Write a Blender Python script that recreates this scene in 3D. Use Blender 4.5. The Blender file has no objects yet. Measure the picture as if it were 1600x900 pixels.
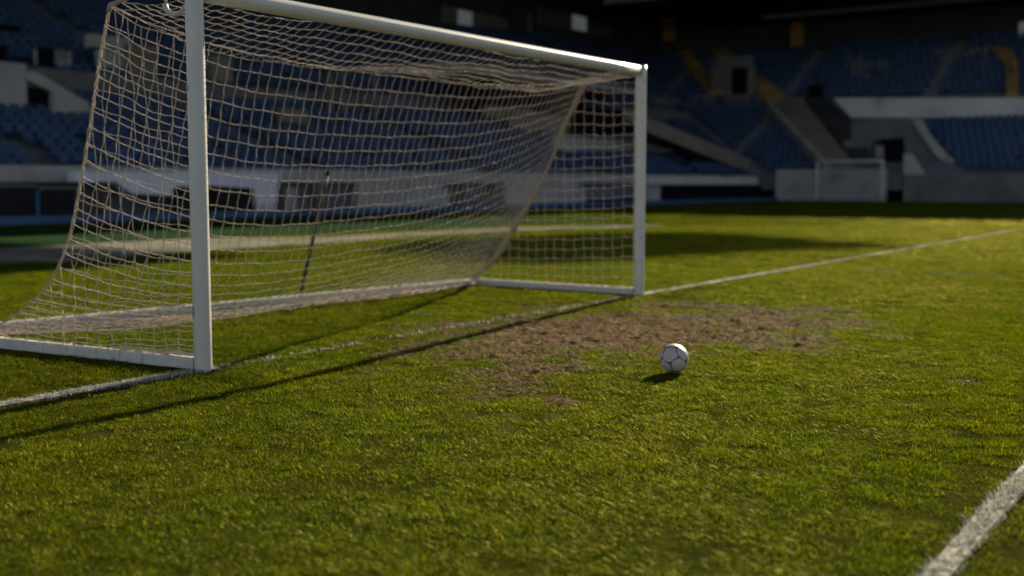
import bpy, math, random
import numpy as np
from mathutils import Vector, Matrix

random.seed(7)
RNG = np.random.default_rng(11)
scene = bpy.context.scene
COL = scene.collection
R = math.radians

# ------------------------------------------------------------------ camera
CAM_H, FPX = 1.24, 1765.0
PITCH = math.atan(162.0 / FPX)
cp, sp = math.cos(PITCH), math.sin(PITCH)
CAM = np.array([0.0, 0.0, CAM_H])

cam_d = bpy.data.cameras.new("camera")
cam = bpy.data.objects.new("camera", cam_d)
COL.objects.link(cam)
cam.location = (0, 0, CAM_H)
cam.rotation_euler = (math.pi / 2 - PITCH, 0, 0)
cam_d.sensor_width = 36.0
cam_d.lens = 36.0 * FPX / 1600.0
cam_d.clip_start, cam_d.clip_end = 0.1, 2000
cam_d.dof.use_dof = True
cam_d.dof.focus_distance = 6.1
cam_d.dof.aperture_fstop = 0.0397 / 0.034
cam_d.dof.aperture_blades = 0
scene.camera = cam


def ray(px, py):
    a, b = (px - 800.0) / FPX, (450.0 - py) / FPX
    return np.array([a, cp + b * sp, -sp + b * cp])


def G(px, py, z=0.0):
    """photo pixel -> point of the ground (or of a level z)"""
    d = ray(px, py)
    return CAM + d * ((z - CAM_H) / d[2])


def PX(p):
    """world points (n,3) -> photo pixels"""
    p = np.atleast_2d(np.asarray(p, float))
    y, z = p[:, 1], p[:, 2] - CAM_H
    dep = y * cp - z * sp
    up = y * sp + z * cp
    return 800 + FPX * p[:, 0] / dep, 450 - FPX * up / dep


# ------------------------------------------------------------------ noise
def _hash(i, j, s):
    h = (i * 374761393 + j * 668265263 + s * 1274126177) & 0x7FFFFFFF
    h = ((h ^ (h >> 13)) * 1103515245) & 0x7FFFFFFF
    h = h ^ (h >> 16)
    return (h & 0xFFFF) / 65535.0


def vnoise(x, y, s=0):
    xi, yi = np.floor(x).astype(np.int64), np.floor(y).astype(np.int64)
    fx, fy = x - xi, y - yi
    fx, fy = fx * fx * (3 - 2 * fx), fy * fy * (3 - 2 * fy)
    a, b = _hash(xi, yi, s), _hash(xi + 1, yi, s)
    c, d = _hash(xi, yi + 1, s), _hash(xi + 1, yi + 1, s)
    return (a * (1 - fx) + b * fx) * (1 - fy) + (c * (1 - fx) + d * fx) * fy


def fbm(x, y, o=4, s=0):
    v, a, t = 0, 0.5, 0
    for k in range(o):
        v = v + a * vnoise(x * 2 ** k + 17.3 * k, y * 2 ** k - 9.1 * k, s + k)
        t += a
        a *= 0.5
    return v / t


# ------------------------------------------------------------------ materials
def new_mat(name):
    m = bpy.data.materials.new(name)
    m.use_nodes = True
    nt = m.node_tree
    nt.nodes.clear()
    out = nt.nodes.new("ShaderNodeOutputMaterial")
    return m, nt, out


def N(nt, t, **kw):
    n = nt.nodes.new("ShaderNode" + t)
    for k, v in kw.items():
        setattr(n, k, v)
    return n


def ramp(nt, fac, stops):
    r = N(nt, "ValToRGB")
    e = r.color_ramp.elements
    while len(e) < len(stops):
        e.new(0.5)
    for el, (p, c) in zip(e, stops):
        el.position = p
        el.color = (c[0], c[1], c[2], 1) if len(c) == 3 else c
    nt.links.new(fac, r.inputs[0])
    return r.outputs[0]


def noise(nt, scale, detail=4, rough=0.55, coord=None, mapping=None):
    n = N(nt, "TexNoise")
    n.inputs["Scale"].default_value = scale
    n.inputs["Detail"].default_value = detail
    n.inputs["Roughness"].default_value = rough
    if coord is None:
        coord = N(nt, "NewGeometry").outputs["Position"]
    if mapping:
        mp = N(nt, "Mapping")
        mp.inputs["Scale"].default_value = mapping
        nt.links.new(coord, mp.inputs[0])
        coord = mp.outputs[0]
    nt.links.new(coord, n.inputs["Vector"])
    return n.outputs["Fac"]


def surf(name, c, rough=0.6, var=0.25, scale=2.0, bump=0.0, bscale=40, spec=0.4, dirt=None, mapping=None):
    m, nt, out = new_mat(name)
    b = N(nt, "BsdfPrincipled")
    b.inputs["Roughness"].default_value = rough
    b.inputs["Specular IOR Level"].default_value = spec
    lo = tuple(x * (1 - var) for x in c)
    hi = tuple(min(1, x * (1 + var)) for x in c)
    col = ramp(nt, noise(nt, scale, 5, 0.6, mapping=mapping), [(0.3, lo), (0.7, hi)])
    if dirt:
        f = ramp(nt, noise(nt, dirt[1], 6, 0.65, mapping=dirt[3] if len(dirt) > 3 else None), [(dirt[2], (0, 0, 0)), (dirt[2] + 0.12, (1, 1, 1))])
        mx = N(nt, "MixRGB")
        nt.links.new(f, mx.inputs[0])
        nt.links.new(col, mx.inputs[1])
        mx.inputs[2].default_value = (*dirt[0], 1)
        col = mx.outputs[0]
    nt.links.new(col, b.inputs["Base Color"])
    if bump:
        bp = N(nt, "Bump")
        bp.inputs["Strength"].default_value = bump
        bp.inputs["Distance"].default_value = 0.02
        nt.links.new(noise(nt, bscale, 4), bp.inputs["Height"])
        nt.links.new(bp.outputs[0], b.inputs["Normal"])
    nt.links.new(b.outputs[0], out.inputs[0])
    return m


M = {}
M["post"] = surf("white_post_paint", (0.54, 0.54, 0.50), 0.32, 0.07, 3.0, 0.05, 60, 0.5, dirt=((0.17, 0.15, 0.11), 26, 0.625, (1, 1, 0.45)))
M["bar"] = surf("worn_white_bar_paint", (0.52, 0.51, 0.46), 0.5, 0.15, 6.0, 0.15, 60, 0.4, dirt=((0.16, 0.13, 0.08), 14, 0.60))
M["rope"] = surf("weathered_net_twine", (0.54, 0.465, 0.38), 0.75, 0.4, 90, 0.6, 260, 0.25)
M["rope_dense"] = surf("bunched_net_twine", (0.42, 0.33, 0.23), 0.8, 0.35, 50, 0.8, 160, 0.2)
M["arm"] = surf("grey_tube_paint", (0.30, 0.28, 0.22), 0.5, 0.2, 12, 0.2, 80)
M["pole"] = surf("dark_pole_paint", (0.02, 0.018, 0.016), 0.6, 0.3, 8, 0.2, 60, dirt=((0.12, 0.08, 0.05), 9, 0.60, (1, 1, 1)))
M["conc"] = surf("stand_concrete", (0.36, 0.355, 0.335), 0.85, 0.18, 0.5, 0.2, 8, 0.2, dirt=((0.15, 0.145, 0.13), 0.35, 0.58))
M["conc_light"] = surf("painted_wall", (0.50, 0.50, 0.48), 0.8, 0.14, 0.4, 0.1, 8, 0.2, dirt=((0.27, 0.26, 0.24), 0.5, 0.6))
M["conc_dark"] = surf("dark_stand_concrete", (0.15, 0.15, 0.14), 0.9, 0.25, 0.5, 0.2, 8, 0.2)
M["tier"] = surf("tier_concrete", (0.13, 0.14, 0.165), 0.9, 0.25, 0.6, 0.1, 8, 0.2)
M["seat"] = surf("blue_seat_plastic", (0.033, 0.070, 0.145), 0.6, 0.45, 1.7, 0, 8, 0.2, dirt=((0.05, 0.072, 0.125), 0.4, 0.56))
M["seat_white"] = surf("white_seat_plastic", (0.13, 0.13, 0.145), 0.45, 0.15, 0.6)
M["roof"] = surf("roof_sheet", (0.05, 0.05, 0.05), 0.8, 0.2, 0.5, 0, 8, 0.1)
M["roof_edge"] = surf("roof_edge_metal", (0.28, 0.29, 0.30), 0.6, 0.15, 0.5)
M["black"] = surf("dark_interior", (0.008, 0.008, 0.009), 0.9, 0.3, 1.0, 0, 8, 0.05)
M["tint"] = surf("dark_glazing", (0.010, 0.011, 0.013), 0.6, 0.3, 1.0, 0, 8, 0.15)
M["stair"] = surf("stair_ochre_paint", (0.42, 0.27, 0.08), 0.85, 0.3, 0.5, 0.1, 6, 0.2, dirt=((0.15, 0.13, 0.10), 0.6, 0.52))
M["stair_grey"] = surf("stair_concrete", (0.20, 0.18, 0.14), 0.9, 0.25, 0.5, 0.1, 6, 0.2)
M["panel"] = surf("brown_concourse_panel", (0.055, 0.05, 0.04), 0.9, 0.25, 0.5, 0, 6, 0.1)
M["ochre"] = surf("ochre_pillar_paint", (0.36, 0.19, 0.04), 0.8, 0.2, 0.5, 0, 6, 0.2)
M["blue_kerb"] = surf("blue_kerb_paint", (0.03, 0.09, 0.20), 0.6, 0.2, 0.8)
M["white_frame"] = surf("white_frame_paint", (0.46, 0.47, 0.46), 0.5, 0.1, 2)
M["shelter"] = surf("pale_shelter_shell", (0.62, 0.64, 0.70), 0.6, 0.1, 0.6)
M["ball"] = surf("white_ball_leather", (0.50, 0.465, 0.41), 0.38, 0.10, 18, 0.25, 500, 0.45, dirt=((0.36, 0.30, 0.22), 20, 0.58))


def emis(name, c, s):
    m, nt, out = new_mat(name)
    e = N(nt, "Emission")
    col = ramp(nt, noise(nt, 1.3, 2), [(0.3, tuple(x * 0.8 for x in c)), (0.7, c)])
    nt.links.new(col, e.inputs[0])
    e.inputs[1].default_value = s
    nt.links.new(e.outputs[0], out.inputs[0])
    return m


M["lit"] = emis("lit_window_glow", (0.78, 0.88, 0.92), 0.036)


def seam_mat():
    m, nt, out = new_mat("ball_print_ink")
    b = N(nt, "BsdfPrincipled")
    b.inputs["Roughness"].default_value = 0.4
    tc = N(nt, "TexCoord").outputs["Object"]
    col = ramp(nt, noise(nt, 13, 1, 0.4, tc), [(0.36, (0.14, 0.015, 0.025)), (0.44, (0.05, 0.02, 0.05)), (0.52, (0.05, 0.05, 0.24)), (0.60, (0.03, 0.03, 0.10)), (0.68, (0.25, 0.04, 0.07))])
    nt.links.new(col, b.inputs["Base Color"])
    nt.links.new(b.outputs[0], out.inputs[0])
    return m


M["seam"] = seam_mat()


def grass_mat(name, white=False):
    m, nt, out = new_mat(name)
    at = N(nt, "Attribute")
    at.attribute_name = "tint"
    pos = N(nt, "NewGeometry").outputs["Position"]
    big = noise(nt, 0.55, 4, 0.6, pos)
    fine = noise(nt, 7.0, 4, 0.65, pos)
    if white:
        blade = ramp(nt, at.outputs["Fac"], [(0.0, (0.10, 0.11, 0.04)), (0.20, (0.34, 0.34, 0.29)), (0.5, (0.56, 0.555, 0.52)), (1.0, (0.78, 0.77, 0.73))])
        col = blade
    else:
        blade = ramp(nt, at.outputs["Fac"], [(0.0, (0.032, 0.056, 0.004)), (0.35, (0.062, 0.092, 0.005)), (0.72, (0.105, 0.126, 0.007)), (0.93, (0.150, 0.152, 0.014)), (0.97, (0.20, 0.165, 0.05)), (1.0, (0.24, 0.20, 0.08))])
        mulc = ramp(nt, big, [(0.34, (0.80, 0.95, 0.8)), (0.5, (1.0, 1.0, 1.0)), (0.68, (1.2, 1.05, 1.0))])
        mulf = ramp(nt, fine, [(0.30, (0.62, 0.72, 0.75)), (0.5, (1, 1, 1)), (0.72, (1.30, 1.16, 1.1))])
        a = N(nt, "MixRGB", blend_type="MULTIPLY")
        a.inputs[0].default_value = 1
        nt.links.new(blade, a.inputs[1])
        nt.links.new(mulc, a.inputs[2])
        b2 = N(nt, "MixRGB", blend_type="MULTIPLY")
        b2.inputs[0].default_value = 1
        nt.links.new(a.outputs[0], b2.inputs[1])
        nt.links.new(mulf, b2.inputs[2])
        col = b2.outputs[0]
    pb = N(nt, "BsdfDiffuse")
    nt.links.new(col, pb.inputs[0])
    tr = N(nt, "BsdfTranslucent")
    if white:
        nt.links.new(col, tr.inputs[0])
    else:                       # light that has passed through a leaf is yellower
        ty = N(nt, "MixRGB", blend_type="MULTIPLY")
        ty.inputs[0].default_value = 1
        ty.inputs[2].default_value = (1.38, 1.48, 0.32, 1)
        nt.links.new(col, ty.inputs[1])
        nt.links.new(ty.outputs[0], tr.inputs[0])
    mx = N(nt, "MixShader")
    mx.inputs[0].default_value = 0.25 if white else 0.58
    nt.links.new(pb.outputs[0], mx.inputs[1])
    nt.links.new(tr.outputs[0], mx.inputs[2])
    gl = N(nt, "BsdfGlossy")            # the waxy sheen of the blades
    gl.inputs["Roughness"].default_value = 0.42
    gl.inputs["Color"].default_value = (0.62, 0.60, 0.46, 1) if white else (0.62, 0.58, 0.16, 1)
    m2x = N(nt, "MixShader")
    m2x.inputs[0].default_value = 0.04 if white else 0.030
    nt.links.new(mx.outputs[0], m2x.inputs[1])
    nt.links.new(gl.outputs[0], m2x.inputs[2])
    nt.links.new(m2x.outputs[0], out.inputs[0])
    return m


M["grass"] = grass_mat("grass_blades")
M["white_grass"] = grass_mat("chalked_grass_blades", True)


M["straw"] = surf("dead_straw_blades", (0.19, 0.135, 0.060), 0.8, 0.45, 14, 0, 8, 0.1)


def pitch_mat():
    m, nt, out = new_mat("pitch_turf_and_soil")
    b = N(nt, "BsdfPrincipled")
    b.inputs["Roughness"].default_value = 1.0
    b.inputs["Specular IOR Level"].default_value = 0.0
    at = N(nt, "Attribute")
    at.attribute_name = "dirt"
    pos = N(nt, "NewGeometry").outputs["Position"]
    turf = ramp(nt, noise(nt, 9, 5, 0.7, pos), [(0.3, (0.018, 0.022, 0.004)), (0.55, (0.040, 0.045, 0.007)), (0.75, (0.070, 0.066, 0.014))])
    soil = ramp(nt, noise(nt, 16, 6, 0.7, pos), [(0.30, (0.034, 0.022, 0.012)), (0.48, (0.115, 0.078, 0.045)), (0.72, (0.25, 0.178, 0.105))])
    mx = N(nt, "MixRGB")
    nt.links.new(at.outputs["Fac"], mx.inputs[0])
    nt.links.new(turf, mx.inputs[1])
    nt.links.new(soil, mx.inputs[2])
    nt.links.new(mx.outputs[0], b.inputs["Base Color"])
    bp = N(nt, "Bump")
    bp.inputs["Strength"].default_value = 0.6
    bp.inputs["Distance"].default_value = 0.02
    nt.links.new(noise(nt, 55, 5, 0.7, pos), bp.inputs["Height"])
    nt.links.new(bp.outputs[0], b.inputs["Normal"])
    nt.links.new(b.outputs[0], out.inputs[0])
    return m


M["pitch"] = pitch_mat()
M["chalk"] = surf("line_chalk", (0.36, 0.36, 0.32), 0.9, 0.35, 20, 0.4, 60, 0.1, dirt=((0.07, 0.075, 0.02), 14, 0.48))
M["turf"] = surf("green_synthetic_turf", (0.022, 0.047, 0.020), 1.0, 0.2, 0.8, 0, 30, 0.0)
M["sand"] = surf("pale_worn_gravel", (0.185, 0.182, 0.155), 1.0, 0.3, 1.2, 0.5, 10, 0.0, dirt=((0.075, 0.085, 0.025), 0.9, 0.52))


# ------------------------------------------------------------------ object helpers
def tag(o, label=None, cat=None, group=None, kind=None):
    if label: o["label"] = label
    if cat: o["category"] = cat
    if group: o["group"] = group
    if kind: o["kind"] = kind
    return o


def empty(name, loc=(0, 0, 0)):
    o = bpy.data.objects.new(name, None)
    o.empty_display_size = 0.2
    COL.objects.link(o)
    o.location = loc
    return o


def np_mesh(name, verts, faces_flat, counts, mat, parent=None, smooth=False):
    verts = np.asarray(verts, np.float32).reshape(-1, 3)
    if parent is not None:
        L = parent
        off = np.zeros(3)
        while L is not None:
            off += np.array(L.location)
            L = L.parent
        verts = verts - off.astype(np.float32)
    faces_flat = np.asarray(faces_flat, np.int32).ravel()
    counts = np.asarray(counts, np.int32)
    me = bpy.data.meshes.new(name)
    me.vertices.add(len(verts))
    me.vertices.foreach_set("co", verts.ravel())
    me.loops.add(len(faces_flat))
    me.loops.foreach_set("vertex_index", faces_flat)
    me.polygons.add(len(counts))
    st = np.concatenate([[0], np.cumsum(counts)[:-1]]).astype(np.int32)
    me.polygons.foreach_set("loop_start", st)
    me.polygons.foreach_set("loop_total", counts)
    me.polygons.foreach_set("use_smooth", np.full(len(counts), bool(smooth)))
    me.update(calc_edges=True)
    me.validate()
    if mat: me.materials.append(mat)
    o = bpy.data.objects.new(name, me)
    COL.objects.link(o)
    if parent is not None: o.parent = parent
    return o


class MB:
    def __init__(self):
        self.v, self.f = [], []

    def hexa(self, p):
        """8 corners: 4 below, 4 above, both in the same winding"""
        b = len(self.v)
        q = [np.asarray(x, float) for x in p]
        if np.dot(np.cross(q[1] - q[0], q[3] - q[0]), q[4] - q[0]) < 0:
            p = [p[0], p[3], p[2], p[1], p[4], p[7], p[6], p[5]]
        self.v += [tuple(x) for x in p]
        self.f += [(b + 3, b + 2, b + 1, b), (b + 4, b + 5, b + 6, b + 7)]
        for i in range(4):
            j = (i + 1) % 4
            self.f.append((b + i, b + j, b + 4 + j, b + 4 + i))

    def prism(self, pts, d):
        """polygon pts extruded along vector d"""
        n, b = len(pts), len(self.v)
        self.v += [tuple(x) for x in pts] + [tuple(np.asarray(x) + d) for x in pts]
        self.f += [tuple(range(b + n - 1, b - 1, -1)), tuple(range(b + n, b + 2 * n))]
        for i in range(n):
            j = (i + 1) % n
            self.f.append((b + i, b + j, b + n + j, b + n + i))

    def tube(self, pts, r, seg=6, cap=True, squash=None):
        pts = np.asarray(pts, float)
        n = len(pts)
        rr = np.full(n, r) if np.isscalar(r) else np.asarray(r)
        tan = np.gradient(pts, axis=0)
        tan /= np.linalg.norm(tan, axis=1)[:, None] + 1e-12
        ref = np.array([0, 0, 1.0]) if abs(np.mean(tan[:, 2])) < 0.8 else np.array([0.3, 1.0, 0.0])
        u = np.cross(tan, ref)
        u /= np.linalg.norm(u, axis=1)[:, None] + 1e-12
        w = np.cross(u, tan)
        b = len(self.v)
        for i in range(n):
            for k in range(seg):
                a = 2 * math.pi * k / seg
                self.v.append(tuple(pts[i] + rr[i] * (math.cos(a) * u[i] + math.sin(a) * w[i])))
        for i in range(n - 1):
            for k in range(seg):
                k2 = (k + 1) % seg
                self.f.append((b + i * seg + k, b + i * seg + k2, b + (i + 1) * seg + k2, b + (i + 1) * seg + k))
        if cap:
            self.f.append(tuple(b + k for k in range(seg))[::-1])
            self.f.append(tuple(b + (n - 1) * seg + k for k in range(seg)))

    def build(self, name, mat, parent=None, smooth=False):
        return np_mesh(name, self.v, [i for f in self.f for i in f], [len(f) for f in self.f], mat, parent, smooth)


def bevel(o, w, seg=2):
    md = o.modifiers.new("bevel", "BEVEL")
    md.width = w
    md.segments = seg
    md.limit_method = "ANGLE"
    md.angle_limit = R(40)


# ------------------------------------------------------------------ goal geometry
A0, B0 = G(318, 580), G(998, 462)
gd = (B0 - A0) / np.linalg.norm(B0 - A0)            # along the goal line
GN_ = np.array([gd[1], -gd[0], 0])                   # towards the field
CA, CB = G(-117, 532), G(748, 446)
sA, sB = (CA - A0), (CB - B0)
LA, LB = np.linalg.norm(sA), np.linalg.norm(sB)
sA, sB = sA / LA, sB / LB
UP = np.array([0, 0, 1.0])
PR = 0.059
# height of the crossbar from the photo: bar centre above post B at y ~ 111
dB = ray(1003, 111)
H = CAM_H + dB[2] * (B0[1] / dB[1])
print("goal length", np.linalg.norm(B0 - A0), "H", H, "LA", LA, "LB", LB)

goal = empty("football_goal", tuple(A0))
tag(goal, "white football goal with sagging tan net on worn grass", "goal")


def post(base, name="post"):
    m = MB()
    zs = [0.0, 0.02, 0.3, 0.8, 1.3, 1.8, H - 0.02, H + PR]
    m.tube([base + UP * z for z in zs], PR, 28)
    return m.build(name, M["post"], goal, True)


def shade_auto(o, ang=40):
    me = o.data
    me.polygons.foreach_set("use_smooth", np.array([len(p.vertices) == 4 for p in me.polygons]))


for b_ in (A0, B0):
    p_ = post(b_)
    shade_auto(p_)
m = MB()
m.tube([A0 + UP * H + gd * PR * 0.95 + gd * (np.linalg.norm(B0 - A0) - 1.9 * PR) * t for t in np.linspace(0, 1, 12)], PR - 0.002, 28)
cb = m.build("crossbar", M["post"], goal, True)
shade_auto(cb)


def flatbar(name, p, q, w, h, z0=0.012, mat="bar"):
    d = (q - p) / np.linalg.norm(q - p)
    s = np.cross(UP, d)
    m = MB()
    n = 14
    prof = [(-w / 2, 0.0), (w / 2, 0.0), (w / 2, h * 0.8), (w * 0.36, h), (-w * 0.36, h), (-w / 2, h * 0.8)]
    b = len(m.v)
    for i in range(n):
        c = p + (q - p) * i / (n - 1) + UP * z0
        for a, z in prof:
            m.v.append(tuple(c + s * a + UP * z))
    k = len(prof)
    for i in range(n - 1):
        for j in range(k):
            j2 = (j + 1) % k
            m.f.append((i * k + j, i * k + j2, (i + 1) * k + j2, (i + 1) * k + j))
    m.f.append(tuple(range(k))[::-1])
    m.f.append(tuple((n - 1) * k + j for j in range(k)))
    return m.build(name, M[mat], goal)


flatbar("side_bar", A0 + sA * (PR + 0.004), CA + sA * 0.04, 0.07, 0.075)
flatbar("side_bar", B0 + sB * (PR + 0.004), CB + sB * 0.04, 0.07, 0.072)
bd = (CB - CA) / np.linalg.norm(CB - CA)
flatbar("back_bar", CA + bd * 0.046, CB - bd * 0.046, 0.075, 0.078)

# the arm that carries the net's top back corners, and the pale hook plate behind the near post
ARM = 0.87
TA = A0 + sA * ARM * 0.90 + UP * (H + 0.0)
TB = B0 + sB * 0.66 + UP * (H - 0.04)
# match TA to the photo
dTA = ray(180, 11)
TA[2] = CAM_H + dTA[2] * (TA[1] / dTA[1])
m = MB()
m.tube([A0 + UP * (H + 0.03) + sA * 0.05, A0 + UP * (H + 0.045) + sA * 0.45, TA + UP * 0.012, TA - UP * 0.03 + sA * 0.01], 0.017, 8)
m.build("net_support_arm", M["arm"], goal, True)
m = MB()
m.tube([B0 + UP * (H - 0.005) + sB * 0.05, B0 + UP * (H) + sB * 0.35, TB + UP * 0.01], 0.012, 8)
m.build("net_support_arm", M["arm"], goal, True)
# hook plate: a curved pale loop
m = MB()
c0 = A0 + UP * (H - 0.055) + sA * 0.165
pts = [c0 + sA * 0.10 * math.cos(t) + UP * 0.075 * math.sin(t) for t in np.linspace(0.2, 2 * math.pi - 0.1, 22)]
m.tube(pts, np.linspace(0.012, 0.020, 22), 8)
m.tube([c0 - sA * 0.09 - UP * 0.05, c0 - sA * 0.13 - UP * 0.02, A0 + sA * 0.055 + UP * (H - 0.06)], 0.018, 8)
m.build("hook_bracket", M["white_frame"], goal, True)


def wob(P, amp=0.012, f=6.3, s=0.0):
    """smooth displacement field for the twine"""
    P = np.asarray(P, float)
    x, y, z = P[..., 0], P[..., 1], P[..., 2]
    d = np.stack([np.sin(f * 1.3 * x + 4.1 * z + s) + 0.7 * np.sin(f * 3.1 * y - 5 * z + 1 + s),
                  np.sin(f * 1.1 * y + 3.7 * z + 2 + s) + 0.7 * np.sin(f * 2.9 * x + 6 * z + s),
                  np.sin(f * 1.7 * x - 2.3 * y + 3 + s) + 0.7 * np.sin(f * 2.3 * z + 7 * y + s)], -1)
    return P + amp * 0.6 * d + 0.004 * np.stack([np.sin(41 * x + 29 * z), np.sin(37 * y + 31 * z + 1), np.sin(33 * x - 39 * y + 2)], -1)


profA = [(H, 0.87), (2.15, 0.955), (1.82, 1.05), (1.30, 1.21), (0.82, 1.40), (0.48, 1.69), (0.19, 2.155), (0.09, 2.55), (0.06, LA)]
profA = [(h, a * (0.925 if a < 2 else 0.96 if a < 3 else 1)) for h, a in profA]
profB = [(H, 0.66), (2.06, 0.92), (1.52, 1.17), (1.21, 1.35), (0.80, 1.645), (0.37, 1.97), (0.125, 2.25), (0.06, LB)]


def edge_curve(base, sd, prof, top):
    pts = np.array([base + sd * a + UP * h for h, a in prof])
    pts[0] = top
    # smooth densify (Catmull-Rom)
    out = []
    for i in range(len(pts) - 1):
        p0, p1, p2, p3 = pts[max(i - 1, 0)], pts[i], pts[i + 1], pts[min(i + 2, len(pts) - 1)]
        for t in np.linspace(0, 1, 12, endpoint=False):
            out.append(0.5 * (2 * p1 + (p2 - p0) * t + (2 * p0 - 5 * p1 + 4 * p2 - p3) * t * t + (3 * p1 - p0 - 3 * p2 + p3) * t ** 3))
    out.append(pts[-1])
    return np.array(out)


def arc(c, r):
    d = np.concatenate([[0], np.cumsum(np.linalg.norm(np.diff(c, axis=0), axis=1))])
    d /= d[-1]
    return np.array([[np.interp(x, d, c[:, k]) for k in range(3)] for x in np.atleast_1d(r)])


EA, EB = edge_curve(A0, sA, profA, TA), edge_curve(B0, sB, profB, TB)
NR = 31                                            # rows of the back sheet
NU = 65                                            # meshes along the goal


def shp(u, p=2.6):
    return 1 - np.abs(2 * u - 1) ** p


def foldpt(u):
    # fold dips quickly near the far corner and stays flat
    return TA + (TB - TA) * u - UP * (0.235 * (1 - np.abs(2 * u - 1) ** 4.0)) - UP * 0.02 * np.sin(9 * u)


def barpt(u):
    p = A0 + (B0 - A0) * u
    return p + UP * (H - 0.045) - GN_ * 0.045


def top_pt(u, v):
    a, b = barpt(u), foldpt(u)
    return a + (b - a) * v - UP * (0.05 * shp(u, 4) * np.sin(math.pi * v) + 0.015 * np.sin(13 * u + 5 * v))


def back_pt(u, v):
    a = arc(EA, v)[0]
    b = arc(EB, v)[0]
    p = a + (b - a) * u
    sh = 1 - abs(2 * u - 1) ** (3.2 if u < 0.5 else 2.5)
    sag = (0.235 + 0.32 * math.sin(math.pi * min(v * 1.15, 1))) * sh * (1 - v ** 4)
    p = p - UP * sag
    # the lower part falls inside the back bar and lies on the grass
    inn = 0.52 * sh * max(0, (v - 0.45) / 0.55) ** 1.7
    p = p + GN_ * inn
    p[2] = max(p[2], 0.045 + 0.015 * math.sin(23 * u + 3 * v))
    return p


def strands_mesh(lines, r, name, parent, knots=None, seg=5, mat="rope"):
    m = MB()
    for l in lines:
        if len(l) > 1:
            m.tube(l, r, seg, cap=False)
    for k in knots if knots is not None else ():
        k = np.asarray(k)
        s = r * 1.9
        b = len(m.v)
        m.v += [tuple(k + np.array(d) * s) for d in ((1, 0, 0), (-1, 0, 0), (0, 1, 0), (0, -1, 0), (0, 0, 1), (0, 0, -1))]
        m.f += [(b, b + 2, b + 4), (b + 2, b + 1, b + 4), (b + 1, b + 3, b + 4), (b + 3, b, b + 4), (b + 2, b, b + 5), (b + 1, b + 2, b + 5), (b + 3, b + 1, b + 5), (b, b + 3, b + 5)]
    return m.build(name, M[mat], parent, True)


net = empty("net", (0, 0, 0))
net.parent = goal
net.location = (0, 0, 0)
RT = 0.0026


def grid_sheet(f, nu, nv, name, amp=0.012, seed=0.0, skip_u=(), sub=3, sag=0.006):
    us, vs = np.linspace(0, 1, nu * sub + 1), np.linspace(0, 1, nv * sub + 1)
    us = 1 - (1 - us) ** 1.12
    u_id = np.linspace(0, 1, nu * sub + 1)
    P = np.array([[f(u, v) for u in us] for v in vs])
    P = wob(P, amp, 6.3, seed)
    # loose twine hangs a little between the knots
    ku = np.abs(np.sin(np.pi * u_id * nu))
    rows = []
    for j in range(0, nv * sub + 1, sub):
        l = P[j].copy()
        l[:, 2] -= sag * ku
        rows.append(l)
    cols = []
    for i in range(0, nu * sub + 1, sub):
        l = P[:, i].copy()
        cols.append(l)
    kn = [P[j, i] for j in range(0, nv * sub + 1, sub) for i in range(0, nu * sub + 1, sub)]
    return rows, cols, kn


r1, c1, k1 = grid_sheet(top_pt, NU, 7, "top", 0.012, 1.0)
strands_mesh(r1 + c1, RT, "top_net", net, k1)
r2, c2, k2 = grid_sheet(back_pt, NU, NR, "back", 0.005, 1.0)
strands_mesh(r2 + c2, RT, "back_net", net, k2)


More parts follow.
